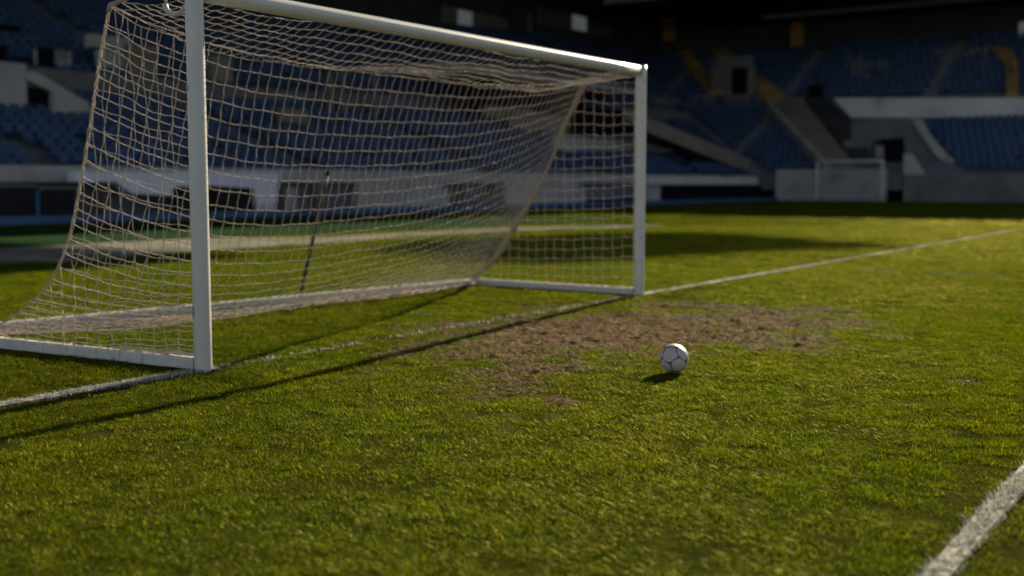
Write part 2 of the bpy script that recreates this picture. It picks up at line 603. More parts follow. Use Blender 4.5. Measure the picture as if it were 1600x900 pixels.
def side_sheet(base, sd, E, nrow, hpost_top, da, name, amp, slack, seed, post_low=0.10, rt=RT):
    Er = arc(E, np.linspace(0, 1, nrow + 1))
    aE = (Er - base) @ sd
    hE = Er[:, 2]
    hP = np.interp(hE, [0.06, 0.19, 0.5, 0.8, 2.14, 2.48], [0.10, 0.27, 0.46, 0.66, 1.85, 2.20]) if hpost_top < 2.33 else np.linspace(hpost_top, post_low, nrow + 1)
    a0 = PR

    def rowh(r, a):
        t = np.clip((a - a0) / max(aE[r] - a0, 1e-6), 0, 1)
        return hP[r] + (hE[r] - hP[r]) * t - slack * math.sin(math.pi * t)

    def pt(a, h):
        p = base + sd * a + UP * h
        fade = min(1.0, (a - a0) / 0.12)
        q = wob(p, amp, 7.9, seed)
        return p + (q - p) * fade
    lines, knots = [], []
    cols = np.arange(a0 + 0.02, aE[-1] - 0.03, da)
    for r in range(nrow + 1):
        av = [a0] + [c for c in cols if c < aE[r] - 0.01] + [aE[r]]
        l = []
        for i, a in enumerate(av):
            l.append(pt(a, rowh(r, a)))
            if i + 1 < len(av):
                mid = 0.5 * (a + av[i + 1])
                q = pt(mid, rowh(r, mid))
                q[2] -= 0.006 + 0.010 * (vnoise(np.array([mid * 7.7]), np.array([r * 3.3]), 5)[0])
                l.append(q)
        lines.append(np.array(l))
        knots += list(l[0::2])
    ea = (E - base) @ sd
    for a in cols:
        rs = [r for r in range(nrow + 1) if aE[r] >= a - 0.001]
        l = [pt(a, rowh(r, a)) for r in rs]
        # start on the edge curve, end on the bar
        he = np.interp(a, ea, E[:, 2])
        if a > aE[0] and (not rs or he > rowh(rs[0], a) + 0.01):
            l = [base + sd * a + UP * he] + l
        l.append(base + sd * a + UP * 0.088)
        if len(l) > 1:
            ll = []
            for i in range(len(l) - 1):
                mid = 0.5 * (l[i] + l[i + 1])
                mid = mid + sd * 0.008 * math.sin(57 * a + 3.1 * i) + GN_ * 0.006 * math.sin(31 * a + 5 * i)
                ll += [l[i], mid]
            ll.append(l[-1])
            lines.append(np.array(ll))
    # border rope along the curved edge: two or three wound strands
    for k in range(3):
        ph = 2.1 * k
        q = E.copy()
        s_ = np.linspace(0, 70, len(E))
        q = q + np.outer(np.sin(s_ + ph), sd) * 0.010 + np.outer(np.cos(s_ + ph), GN_ * 0.3 + gd) * 0.009
        lines.append(q)
    return strands_mesh(lines, rt, name, net, knots)


side_sheet(A0, sA, EA, 27, 2.30, 0.130, "side_net", 0.014, 0.02, 2.0, rt=0.0029)
side_sheet(B0, sB, EB, 20, 2.36, 0.130, "side_net", 0.010, 0.015, 4.0)

# gathered twine of the far back edge, and the heap of net lying along the bar
m = MB()
for k in range(9):
    ph = 0.7 * k
    s_ = np.linspace(0, 26 + 3 * k, len(EB))
    rad = 0.020 + 0.006 * math.sin(k)
    q = EB + np.outer(np.sin(s_ + ph) * rad, sB) + np.outer(np.cos(s_ * 0.8 + 1.3 * ph) * rad, GN_)
    m.tube(q, 0.0075, 5, cap=False)
m.build("gathered_net_edge", M["rope_dense"], net, True)
m = MB()
for k in range(7):
    us = np.linspace(0.0, 1, 220)
    vv = 0.955 + 0.045 * k / 6
    l = np.array([back_pt(u, 1.0) for u in us])
    off = 0.12 * (k / 6) + 0.04 * np.sin(us * 37 + k * 1.7) + 0.02 * np.sin(us * 91 + k)
    sh = np.clip(1 - np.abs(2 * us - 1) ** 3, 0, 1)
    l = l - np.outer(off * sh, GN_)
    l[:, 2] = 0.035 + 0.012 * np.sin(us * 61 + 2 * k) + 0.008 * k / 6
    m.tube(l, 0.0055, 5, cap=False)
m.build("net_hem", M["rope_dense"], net, True)
# twine wound round the three bars
for (p, q, w, h) in ((CA, CB, 0.075, 0.078), (A0 + sA * 0.4, CA, 0.07, 0.075), (B0 + sB * 0.3, CB, 0.07, 0.072)):
    d = (q - p) / np.linalg.norm(q - p)
    s = np.cross(UP, d)
    L = np.linalg.norm(q - p)
    step = 0.13 if L > 4 else 0.26
    for x in np.arange(0.1, L - 0.05, step):
        c = p + d * (x + 0.03 * math.sin(17 * x)) + UP * 0.012
        a = w / 2 + 0.004
        m = MB()
        m.tube([c + s * a + UP * 0.005, c + s * a + UP * (h * 0.8), c + s * a * 0.7 + UP * (h + 0.005) + d * 0.012, c - s * a * 0.7 + UP * (h + 0.005) + d * 0.02, c - s * a + UP * (h * 0.8) + d * 0.025, c - s * a + UP * 0.005 + d * 0.03], 0.0024, 5)
        m.build("net_lashing", M["rope"], net, True)
# dark scuff marks / pegs on the near post
for (z, a, hh) in ((1.86, 2.9, 0.035), (0.40, 2.75, 0.07)):
    c = A0 + UP * z
    ang = math.atan2(-A0[1], -A0[0])
    d = np.array([math.cos(ang - 1.15), math.sin(ang - 1.15), 0])
    t = np.cross(UP, d)
    m = MB()
    m.hexa([c + d * (PR - 0.004) + t * 0.008 - UP * hh / 2, c + d * (PR + 0.006) + t * 0.008 - UP * hh / 2, c + d * (PR + 0.006) - t * 0.008 - UP * hh / 2, c + d * (PR - 0.004) - t * 0.008 - UP * hh / 2,
            c + d * (PR - 0.004) + t * 0.008 + UP * hh / 2, c + d * (PR + 0.006) + t * 0.008 + UP * hh / 2, c + d * (PR + 0.006) - t * 0.008 + UP * hh / 2, c + d * (PR - 0.004) - t * 0.008 + UP * hh / 2])
    m.build("net_clip", M["arm"], goal)

# ------------------------------------------------------------------ leaning dark pole behind the goal
pb = G(470, 464)
pb = pb + (pb / np.linalg.norm(pb[:2])) * 0.28
pb[2] = 0
dtop = ray(511, 271)
pt_ = CAM + dtop * (pb[1] / dtop[1])
pole = empty("net_pole", tuple(pb))
tag(pole, "thin dark leaning pole standing behind the goal's back bar", "pole")
m = MB()
m.tube([pb + (pt_ - pb) * t for t in np.linspace(-0.03, 1, 10)], np.linspace(0.021, 0.026, 10), 10)
m.build("shaft", M["pole"], pole, True)
m = MB()
m.tube([pb + (pt_ - pb) * t for t in (0.985, 1.0, 1.02)], [0.032, 0.033, 0.028], 10)
m.build("cap", M["black"], pole, True)

# ------------------------------------------------------------------ football
bc = G(1053, 584)
BR = 0.0965
bc = bc + np.array([0, BR * 0.15, 0])
ballE = bc + UP * (BR + 0.003)
import bmesh
bm = bmesh.new()
bmesh.ops.create_icosphere(bm, subdivisions=5, radius=BR)
me = bpy.data.meshes.new("football")
bm.to_mesh(me)
bm.free()
me.polygons.foreach_set("use_smooth", np.ones(len(me.polygons), bool))
me.materials.append(M["ball"])
ball = bpy.data.objects.new("football", me)
COL.objects.link(ball)
ball.location = tuple(ballE)
tag(ball, "white football with purple and red seam pattern on the grass", "ball")
phi = (1 + 5 ** 0.5) / 2
dv = [Vector((x, y, z)).normalized() for x in (-1, 1) for y in (-1, 1) for z in (-1, 1)]
for a in (-1, 1):
    for b in (-1, 1):
        dv += [Vector((0, a / phi, b * phi)).normalized(), Vector((a / phi, b * phi, 0)).normalized(), Vector((a * phi, 0, b / phi)).normalized()]
rotb = Matrix.Rotation(R(24), 3, "X") @ Matrix.Rotation(R(14), 3, "Z") @ Matrix.Rotation(R(31.7), 3, "X")
dv = [rotb @ v for v in dv]
m = MB()
for i in range(20):
    for j in range(i):
        if dv[i].angle(dv[j]) < R(45):
            n_ = dv[i].cross(dv[j]).normalized()
            S = 18
            b0 = len(m.v)
            for k in range(S + 1):
                t = k / S
                bulge = 0.16 * math.sin(math.pi * t) * (1 if (i + j) % 2 else -1)
                p = (dv[i].lerp(dv[j], t)).normalized()
                p = (p + n_ * bulge * 0.28).normalized()
                w = 0.030 + 0.075 * (abs(2 * t - 1) ** 4) + 0.010 * math.sin(5 * i + 9 * t)
                for s in (-1, 0, 1):
                    q = (p + n_ * w * s).normalized() * (BR + 0.0006)
                    m.v.append(tuple(np.array(q) + ballE))
            for k in range(S):
                for s in range(2):
                    a_ = b0 + k * 3 + s
                    m.f.append((a_, a_ + 1, a_ + 4, a_ + 3))
sm = m.build("panel_print", M["seam"], ball, True)

# ------------------------------------------------------------------ light direction (from post B's shadow)
SUN_EL = R(21.0)
sh_dir = G(60, 688) - B0
sh_dir[2] = 0
sh_dir /= np.linalg.norm(sh_dir)
sh_dir = np.array([-0.454, -0.891, 0]); sh_dir /= np.linalg.norm(sh_dir)
SUN = np.array([-sh_dir[0] * math.cos(SUN_EL), -sh_dir[1] * math.cos(SUN_EL), math.sin(SUN_EL)])   # towards the sun

# ------------------------------------------------------------------ pitch
LW = 0.12
line_items = []        # (p, q, width)
pA, pB = A0 - gd * 3.5, B0 + gd * 78
line_items.append(("goal_line", pA, pB, 0.115))
nb = G(1475, 890)
sc = G(1265, 420)
# the front line of the small box and its side line
cross_ = sc + GN_ * np.dot(nb - sc, GN_)
line_items.append(("goal_area_front_line", nb - gd * 3.0, cross_, 0.084))
line_items.append(("goal_area_side_line", sc, cross_ - GN_ * 0.07, 0.11))


def line_dist(x, y):
    best = np.full(np.shape(x), 9.0)
    for _, p, q, w in line_items:
        d = (q - p)[:2]
        L = np.linalg.norm(d)
        d = d / L
        t = np.clip((x - p[0]) * d[0] + (y - p[1]) * d[1], 0, L)
        dd = np.hypot(x - p[0] - t * d[0], y - p[1] - t * d[1]) - w / 2
        best = np.minimum(best, dd)
    return best


ELL = [(945, 520, 185, 24, 1.05), (790, 543, 120, 18, 0.52), (1160, 505, 170, 20, 0.62), (1230, 535, 130, 16, 0.5), (850, 580, 150, 16, 0.30), (1040, 550, 110, 16, 0.45),
       (640, 560, 60, 12, 0.30), (870, 628, 26, 7, 0.85), (600, 581, 26, 7, 0.7), (1060, 480, 150, 10, 0.35), (760, 620, 240, 40, 0.25), (870, 805, 18, 6, 0.6)]


def dirt_mask(x, y):
    P = np.stack([x, y, np.zeros_like(x)], -1).reshape(-1, 3)
    ok = P[:, 1] > 2.0
    u, v = PX(np.where(ok[:, None], P, np.array([[0, 5.0, 0]])))
    d = np.zeros(len(u))
    for cx, cy, rx, ry, a in ELL:
        d = np.maximum(d, a * np.exp(-(((u - cx) / rx) ** 2 + ((v - cy) / ry) ** 2) * 0.8))
    d = np.where(ok, d, 0).reshape(np.shape(x))
    n1 = fbm(x * 2.6, y * 2.6, 4, 3)
    n2 = fbm(x * 9.0, y * 9.0, 3, 9)
    spots = np.clip((fbm(x * 7.7 + 50, y * 7.7, 3, 21) - 0.77) * 7, 0, 1) * 0.6
    k = d * 1.25 + (n1 - 0.5) * 1.0 * (d > 0.02) + (n2 - 0.5) * 1.3 * np.clip(d * 4, 0, 1)
    return np.clip(np.maximum((k - 0.18) * 1.7, spots), 0, 1)


def axis(lo, hi, st, far_lo, far_hi):
    c = list(np.arange(lo, hi + st / 2, st))
    s, x = st, c[-1]
    while x < far_hi:
        s *= 1.22
        x += s
        c.append(x)
    s, x = st, c[0]
    pre = []
    while x > far_lo:
        s *= 1.22
        x -= s
        pre.append(x)
    return np.array(pre[::-1] + c)


xs = axis(-5.2, 5.8, 0.026, -500, 500)
ys = axis(3.0, 14.5, 0.026, -300, 700)
X, Y = np.meshgrid(xs, ys)
near = (X > -5.3) & (X < 5.9) & (Y > 2.9) & (Y < 14.6)
D = np.where(near, dirt_mask(X, Y), 0)
hgt = 0.010 * (fbm(X * 0.8, Y * 0.8, 3, 40) - 0.5) + (0.3 + D) * 0.024 * (fbm(X * 6, Y * 6, 4, 50) - 0.5)
clod = np.clip(fbm(X * 17, Y * 17, 3, 60) - 0.48, 0, 1)
Z = np.where(near, hgt + D * clod * 0.08 + D * 0.02 * (fbm(X * 30, Y * 30, 2, 90) - 0.5), 0.0)
ny, nx = X.shape
idx = np.arange(nx * ny).reshape(ny, nx)
q = np.stack([idx[:-1, :-1], idx[:-1, 1:], idx[1:, 1:], idx[1:, :-1]], -1).reshape(-1, 4)
pitch = np_mesh("pitch", np.stack([X, Y, Z], -1), q, np.full(len(q), 4), M["pitch"], None, True)
tag(pitch, kind="structure")
at = pitch.data.attributes.new("dirt", "FLOAT", "POINT")
at.data.foreach_set("value", D.ravel().astype(np.float32))

# ------------------------------------------------------------------ stands: local frames
K = np.array([18.9, 87.0, 0.0])
e1 = np.array([-0.566, -0.824, 0])       # along the end stand, towards the camera's left
m1 = np.array([-0.824, 0.566, 0])        # away from the pitch
e2 = np.array([0.824, -0.566, 0])        # along the side stand, to the right
m2 = np.array([0.566, 0.824, 0])


def FE(t, o, z): return K + e1 * t + m1 * o + UP * z
def FS(t, o, z): return K + e2 * t + m2 * o + UP * z


FR = {"E": (e1, m1, FE), "S": (e2, m2, FS)}


def on_plane(fr, px, py, o):
    e, mm, F = FR[fr]
    d = ray(px, py)
    s = (o + np.dot(K - CAM, mm)) / np.dot(d, mm)
    p = CAM + d * s
    return np.dot(p - K, e), p[2]


def zE(o, t):
    k = 1 - 0.22 * np.clip(t, -5, 60) / 50
    z = np.where(o <= 10.2, 1.5 + 0.46 * o, 7.3 + 0.53 * (o - 10.6))
    return z * k


def zS(o, t):
    lim = 12.2 if t < 3 else 9.2
    z = 1.8 + 0.48 * o if o <= lim else (8.1 if o < 12.6 else 8.2 + 0.52 * (o - 12.6))
    return z


def hit(fr, px, py, lift=0.0):
    """pixel -> point on the seating rake"""
    e, mm, F = FR[fr]
    d = ray(px, py)
    s = 20.0
    zf = zE if fr == "E" else zS
    while s < 260:
        p = CAM + d * s
        o = np.dot(p - K, mm)
        t = np.dot(p - K, e)
        if o > 0 and float(zf(o, t)) + lift > p[2]:
            break
        s += 0.1
    return p


def boxl(mb, fr, t0, t1, o0, o1, z0, z1):
    F = FR[fr][2]
    mb.hexa([F(t0, o0, z0), F(t1, o0, z0), F(t1, o1, z0), F(t0, o1, z0), F(t0, o0, z1), F(t1, o0, z1), F(t1, o1, z1), F(t0, o1, z1)])


def boxpx(mb, fr, x0, y0, x1, y1, o, depth, z0=None):
    """a box whose front face covers a photo rectangle in the plane at distance o"""
    ta, _ = on_plane(fr, x0, (y0 + y1) / 2, o)
    tb, _ = on_plane(fr, x1, (y0 + y1) / 2, o)
    xm = (x0 + x1) / 2
    _, za = on_plane(fr, xm, y1, o)
    _, zb = on_plane(fr, xm, y0, o)
    if z0 is not None: za = z0
    boxl(mb, fr, min(ta, tb), max(ta, tb), o, o + depth, max(za, -0.05), zb)


end_stand = empty("end_stand", tuple(K))
tag(end_stand, "dark grandstand of blue seats running along behind the goal, left of the corner ramp", "grandstand")
side_stand = empty("side_stand", tuple(K))
tag(side_stand, "dark grandstand of blue seats across the far right end with a tunnel", "grandstand")

TE1, TS1 = 66.0, 60.0
KEEP = []      # pixel polygons that stay free of seats


def keep(poly): KEEP.append(np.array(poly, float))


# pixel outlines
stairsS = {
    "upper_left_stair": [(1046, 62), (1064, 62), (1128, 142), (1106, 146)],
    "upper_right_stair": [(1100, 66), (1122, 66), (1222, 142), (1236, 168), (1206, 168)],
    "right_stair": [(1545, 70), (1578, 74), (1590, 96), (1592, 150), (1572, 150), (1572, 100)],
}
ramp_main = [(1206, 166), (1250, 150), (1392, 282), (1312, 282)]
tunnel_void = [(1304, 150), (1432, 184), (1524, 280), (1300, 282), (1240, 150)]
valley = [(1012, 186), (1030, 190), (1212, 268), (1212, 282), (1180, 272), (1012, 206)]
vomS = [(1104, 86), (1178, 86), (1178, 150), (1104, 150)]
vomM = [(735, 120), (1012, 186), (1012, 214), (870, 242), (860, 175), (735, 172)]
vomL = [(-60, 92), (40, 92), (150, 172), (150, 184), (82, 184), (82, 176), (-60, 168)]
for p in list(stairsS.values()) + [ramp_main, tunnel_void, valley, vomS, vomM, vomL]:
    keep(p)


def in_poly(u, v, poly):
    ins = np.zeros(len(u), bool)
    j = len(poly) - 1
    for i in range(len(poly)):
        xi, yi = poly[i]
        xj, yj = poly[j]
        c = ((yi > v) != (yj > v)) & (u < (xj - xi) * (v - yi) / (yj - yi + 1e-9) + xi)
        ins ^= c
        j = i
    return ins


# --- tiers
seats = {"E": [], "S": []}
mt = MB()
ROW = 0.82
for k in range(12):
    o0 = 0.5 + ROW * k
    if o0 > 10.0: break
    a = [float(zE(o0, t)) for t in (-o0, TE1)]
    z = [max(0.0, x - 1.2) for x in a]
    mt.hexa([FE(-o0, o0, z[0]), FE(TE1, o0, z[1]), FE(TE1, o0 + ROW, z[1]), FE(-o0 - ROW, o0 + ROW, z[0]), FE(-o0, o0, a[0]), FE(TE1, o0, a[1]), FE(TE1, o0 + ROW, a[1]), FE(-o0 - ROW, o0 + ROW, a[0])])
    for t in np.arange(-o0 + 0.4, TE1, 0.56):
        seats["E"].append((t, o0 + 0.35, float(zE(o0, t))))
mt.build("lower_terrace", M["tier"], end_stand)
mt = MB()
for k in range(16):
    o0 = 10.9 + ROW * k
    a = [float(zE(o0, t)) for t in (-o0, TE1)]
    z = [x - 1.2 for x in a]
    mt.hexa([FE(-o0, o0, z[0]), FE(TE1, o0, z[1]), FE(TE1, o0 + ROW, z[1]), FE(-o0 - ROW, o0 + ROW, z[0]), FE(-o0, o0, a[0]), FE(TE1, o0, a[1]), FE(TE1, o0 + ROW, a[1]), FE(-o0 - ROW, o0 + ROW, a[0])])
    for t in np.arange(-o0 + 0.4, TE1, 0.56):
        seats["E"].append((t, o0 + 0.35, float(zE(o0, t))))
mt.build("upper_terrace", M["tier"], end_stand)
mt = MB()
for k in range(15):
    o0 = 0.5 + ROW * k
    t1 = TS1 if o0 < 9.0 else 3.0
    if o0 > 12.0: break
    z = zS(o0, -1)
    zb = max(0.0, z - 1.2)
    mt.hexa([FS(-o0, o0, zb), FS(t1, o0, zb), FS(t1, o0 + ROW, zb), FS(-o0 - ROW, o0 + ROW, zb), FS(-o0, o0, z), FS(t1, o0, z), FS(t1, o0 + ROW, z), FS(-o0 - ROW, o0 + ROW, z)])
    for t in np.arange(-o0 + 0.4, t1, 0.56):
        seats["S"].append((t, o0 + 0.35, z))
mt.build("lower_terrace", M["tier"], side_stand)
mt = MB()
for k in range(14):
    o0 = 12.7 + ROW * k
    z = zS(o0, 10)
    mt.hexa([FS(-o0, o0, z - 1.2), FS(TS1, o0, z - 1.2), FS(TS1, o0 + ROW, z - 1.2), FS(-o0 - ROW, o0 + ROW, z - 1.2), FS(-o0, o0, z), FS(TS1, o0, z), FS(TS1, o0 + ROW, z), FS(-o0 - ROW, o0 + ROW, z)])
    for t in np.arange(-o0 + 0.4, TS1, 0.56):
        seats["S"].append((t, o0 + 0.35, z))
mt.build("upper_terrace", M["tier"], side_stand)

# one seat (pan, back) in local axes: x along the row, y away from the pitch
sv = np.array([(-.22, -.20, .40), (.22, -.20, .40), (.22, .20, .38), (-.22, .20, .38), (-.22, -.20, .45), (.22, -.20, .45), (.22, .20, .43), (-.22, .20, .43),
               (-.22, .17, .44), (.22, .17, .44), (.22, .22, .44), (-.22, .22, .44), (-.19, .24, .82), (.19, .24, .82), (.19, .29, .82), (-.19, .29, .82),
               (-.05, -.02, 0), (.05, -.02, 0), (.05, .08, 0), (-.05, .08, 0), (-.05, -.02, .40), (.05, -.02, .40), (.05, .08, .40), (-.05, .08, .40)])
sf = []
for b in (0, 8, 16):
    sf += [(b + 3, b + 2, b + 1, b), (b + 4, b + 5, b + 6, b + 7)] + [(b + i, b + (i + 1) % 4, b + 4 + (i + 1) % 4, b + 4 + i) for i in range(4)]
sf = np.array(sf)
WHITE = [np.array(p, float) for p in ([(1316, 90), (1388, 90), (1388, 106), (1358, 108), (1354, 121), (1334, 121), (1330, 108), (1316, 106)], [(1456, 75), (1550, 78), (1550, 88), (1456, 88)], [(1015, 152), (1215, 148), (1215, 162), (1015, 166)], [(0, 252), (70, 250), (70, 260), (0, 262)])]


def seat_mesh_obj(name, P, ang, mat, parent, kind):
    c, s = math.cos(ang), math.sin(ang)
    Rm = np.array([[c, s, 0], [-s, c, 0], [0, 0, 1]])
    v = (sv @ Rm)[None] + P[:, None, :]
    f = sf[None] + (np.arange(len(P)) * len(sv))[:, None, None]
    o = np_mesh(name, v.reshape(-1, 3), f.reshape(-1, 4), np.full(len(P) * len(sf), 4), mat, parent)
    tag(o, kind=kind)
    return o


for fr, parent in (("E", end_stand), ("S", side_stand)):
    e, mm, F = FR[fr]
    P = np.array([F(*s) for s in seats[fr]])
    u, v = PX(P + np.array([0, 0, 0.5]))
    ok = (P[:, 1] > 15) & (u > -260) & (u < 1800) & (v > -60)
    for poly in KEEP:
        ok &= ~in_poly(u, v, poly)
    ok &= RNG.random(len(P)) > 0.03
    ok &= np.mod((P - K) @ e + 4.0, 12.5) > 1.3          # stair gangways between the blocks
    P, u, v = P[ok], u[ok], v[ok]
    ang = math.atan2(mm[1], mm[0]) - math.pi / 2
    wh = np.zeros(len(P), bool)
    for poly in WHITE:
        wh |= in_poly(u, v, poly) & (RNG.random(len(P)) < 0.75)
    dist = np.linalg.norm(P[:, :2], axis=1)
    vis = (u > 8) & (u < 1592) & (v > 6) & ~wh
    order = np.argsort(np.where(vis, dist, 1e9))[:100]
    sel = np.zeros(len(P), bool)
    sel[order] = True
    seat_mesh_obj("seats", P[~sel & ~wh], ang, M["seat"], parent, "stuff")
    if wh.any():
        o = seat_mesh_obj("pale_seats", P[wh], ang, M["seat_white"], parent, "stuff")
    me0 = None
    for p in P[sel]:
        if me0 is None:
            me0 = bpy.data.meshes.new("seat")
            c, s = math.cos(ang), math.sin(ang)
            Rm = np.array([[c, s, 0], [-s, c, 0], [0, 0, 1]])
            me0.from_pydata([tuple(x) for x in sv @ Rm], [], [tuple(int(i) for i in f) for f in sf])
            me0.polygons.foreach_set("use_smooth", np.zeros(len(me0.polygons), bool))
            me0.materials.append(M["seat"])
            s0 = bpy.data.objects.new("seat", me0)
        else:
            s0 = s0.copy()
        COL.objects.link(s0)
        s0.parent = parent
        s0.location = tuple(p - np.array(parent.location))

# --- end stand: front wall with its openings, parapets
m = MB()
boxl(m, "E", 0.4, TE1, 0, 0.35, 1.32, 1.86)          # top band of the wall, full length
segs = [(560, 690), (1010, 1036), (790, 905)]
for x0, x1 in segs:
    ta, tb = on_plane("E", x0, 300, 0)[0], on_plane("E", x1, 300, 0)[0]
    boxl(m, "E", min(ta, tb), max(ta, tb), 0.004, 0.34, 0, 1.32)
m.build("front_wall", M["conc"], end_stand)
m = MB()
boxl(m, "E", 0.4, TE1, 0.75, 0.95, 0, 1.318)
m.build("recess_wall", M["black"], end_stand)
for x0, x1 in ((446, 462), (690, 700), (905, 915)):
    m = MB()
    boxpx(m, "E", x0, 294, x1, 322, 0.05, 0.5, 0)
    m.build("wall_pillar", M["conc"], end_stand)
for t in np.arange(34.5, 60, 2.6):
    m = MB()
    boxl(m, "E", t, t + 0.3, 0.02, 0.5, 0, 1.318)
    m.build("wall_pillar", M["conc_dark"], end_stand)
m = MB()
boxl(m, "E", -10.2, TE1, 10.35, 10.55, 4.6, 6.15)
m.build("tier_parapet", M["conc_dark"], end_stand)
m = MB()
boxl(m, "E", -60, TE1, 24.2, 24.6, 0, 18.29)
m.build("back_wall", M["roof"], end_stand)
m = MB()
boxl(m, "E", -75, TE1 + 40, -3.0, 27.0, 18.3, 18.9)  # overhang and far end lengthened to keep the stand shaded
m.build("roof", M["roof"], end_stand)
m = MB()
boxl(m, "E", 21.5, TE1 + 40, -12.8, -3.003, 18.35, 18.85)  # unseen slab added to shade the ground at the left behind the goal
m.build("added_shade_roof", M["roof"], end_stand)
# pale band with pillars high on the left, under the roof
m = MB()
boxpx(m, "E", -60, 6, 118, 30, 23.9, 0.2)
m.build("concourse_band", M["conc"], end_stand)
m = MB()
boxpx(m, "E", 130, -6, 137, 42, 23.0, 0.3)
m.build("concourse_band", M["conc"], end_stand)
m = MB()
boxpx(m, "E", 150, 12, 178, 30, 23.9, 0.2)
m.build("concourse_band", M["conc"], end_stand)
for x0, y0, x1, y1 in ((690, 18, 792, 44), (824, 22, 832, 50), (840, 22, 955, 48)):
    m = MB()
    boxpx(m, "E", x0, y0, x1, y1, 24.0, 0.12)
    m.build("concourse_panel", M["conc_dark"], end_stand)
for x0, y0, x1, y1 in ((716, 17, 738, 39), (895, 25, 916, 47)):
    m = MB()
    boxpx(m, "E", x0, y0, x1, y1, 23.9, 0.06)
    m.build("lit_window", M["lit"], end_stand)


def slab(fr, poly, lift, thick, mat, name, parent, lifts=None):
    """a slab lying on the rake under a photo outline"""
    pts = [hit(fr, x, y, lift) for x, y in poly]
    mb = MB()
    mb.prism([p - UP * thick for p in pts], UP * thick)
    return mb.build(name, M[mat], parent)


# left vomitory: wall block, opening, sloping parapet
m = MB()
oL = 9.0
boxpx(m, "E", -60, 95, 40, 166, 8.6, 2.2)
m.build("vomitory_block", M["conc"], end_stand)
m = MB()
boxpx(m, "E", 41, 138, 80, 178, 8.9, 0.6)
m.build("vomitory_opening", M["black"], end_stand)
m = MB()


def polypx(mb, fr, pts, o, depth):
    F = FR[fr][2]
    pp = [F(*(lambda tz: (tz[0], o, tz[1]))(on_plane(fr, x, y, o))) for x, y in pts]
    mb.prism(pp, FR[fr][1] * depth)


polypx(m, "E", [(40, 112), (56, 112), (150, 168), (150, 178), (82, 178), (82, 144), (40, 124)], 8.5, 0.3)
m.build("vomitory_parapet", M["conc"], end_stand)
for x0, y0, x1, y1 in ((62, 78, 110, 103), (84, 80, 106, 96), (158, 80, 196, 120), (142, 56, 200, 76)):
    m = MB()
    boxpx(m, "E", x0, y0, x1, y1, 11.5, 0.5)
    m.build("concourse_block", M["conc"], end_stand)
m = MB()
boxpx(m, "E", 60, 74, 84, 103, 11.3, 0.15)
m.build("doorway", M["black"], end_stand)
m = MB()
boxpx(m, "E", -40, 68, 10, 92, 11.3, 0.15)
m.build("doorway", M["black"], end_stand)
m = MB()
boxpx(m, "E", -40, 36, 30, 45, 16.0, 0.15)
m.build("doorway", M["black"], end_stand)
m = MB()
boxpx(m, "E", 330, 88, 362, 128, 11.0, 0.4)
m.build("stair_wall", M["stair_grey"], end_stand)
m = MB()
boxpx(m, "E", 200, 70, 245, 118, 11.2, 0.4)
m.build("stair_wall", M["stair_grey"], end_stand)
m = MB()
boxpx(m, "E", 440, 170, 480, 192, 6.5, 0.4)
m.build("stair_wall", M["stair_grey"], end_stand)
for x in (515, 535, 585):
    m = MB()
    boxpx(m, "E", x, 112, x + 5, 260, 9.0, 0.2)
    m.build("stair_rail", M["conc_dark"], end_stand)

# middle vomitory seen through the net
m = MB()
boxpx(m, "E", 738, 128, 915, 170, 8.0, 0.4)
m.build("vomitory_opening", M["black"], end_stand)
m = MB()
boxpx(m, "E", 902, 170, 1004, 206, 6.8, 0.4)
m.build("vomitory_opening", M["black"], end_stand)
m = MB()
boxpx(m, "E", 760, 168, 835, 186, 7.6, 0.3)
m.build("vomitory_block", M["stair_grey"], end_stand)
m = MB()
boxpx(m, "E", 700, 118, 1000, 127, 8.2, 3.0)
m.build("vomitory_block", M["conc"], end_stand)
m = MB()
boxpx(m, "E", 800, 178, 890, 206, 7.0, 0.3)
m.build("vomitory_block", M["stair_grey"], end_stand)
m = MB()
boxpx(m, "E", 868, 218, 1052, 241, 4.2, 0.3)
m.build("stair_wall", M["conc"], end_stand)
# corner ramp running down to the pitch between the stands
m = MB()
polypx(m, "E", [(985, 168), (1012, 186), (1030, 190), (1214, 266), (1214, 284), (1176, 272), (1012, 206), (985, 190)], 1.6, 0.5)
m.build("corner_ramp", M["stair_grey"], end_stand)
m = MB()
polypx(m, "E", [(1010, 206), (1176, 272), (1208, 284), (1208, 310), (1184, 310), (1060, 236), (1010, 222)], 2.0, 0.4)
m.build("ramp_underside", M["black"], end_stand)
# low wall right of the far post
m = MB()
boxpx(m, "E", 1012, 277, 1185, 288, -0.25, 0.25)
m.build("ledge", M["conc_light"], end_stand)
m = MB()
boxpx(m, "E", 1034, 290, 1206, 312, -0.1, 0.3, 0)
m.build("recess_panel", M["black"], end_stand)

# --- side stand
tun0 = on_plane("S", 1384, 290, 0)[0]
tun1 = on_plane("S", 1412, 290, 0)[0]
m = MB()
t0 = on_plane("S", 1212, 290, 0)[0]
boxl(m, "S", t0, tun0, 0, 0.35, 0, 2.35)
m.build("front_wall", M["conc"], side_stand)
m = MB()
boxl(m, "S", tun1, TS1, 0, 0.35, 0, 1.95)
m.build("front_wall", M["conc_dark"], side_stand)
m = MB()
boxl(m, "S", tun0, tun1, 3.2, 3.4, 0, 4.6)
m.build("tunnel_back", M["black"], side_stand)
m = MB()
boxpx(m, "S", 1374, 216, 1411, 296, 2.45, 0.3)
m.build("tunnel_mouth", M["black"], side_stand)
m = MB()
boxpx(m, "S", 1368, 228, 1380, 246, 2.3, 0.1)
m.build("tunnel_sign", M["conc"], side_stand)
m = MB()
boxpx(m, "S", 1330, 186, 1440, 218, 4.2, 0.4)
m.build("tunnel_wall", M["conc_dark"], side_stand)
m = MB()
boxpx(m, "S", 1318, 218, 1362, 285, 3.2, 0.3)
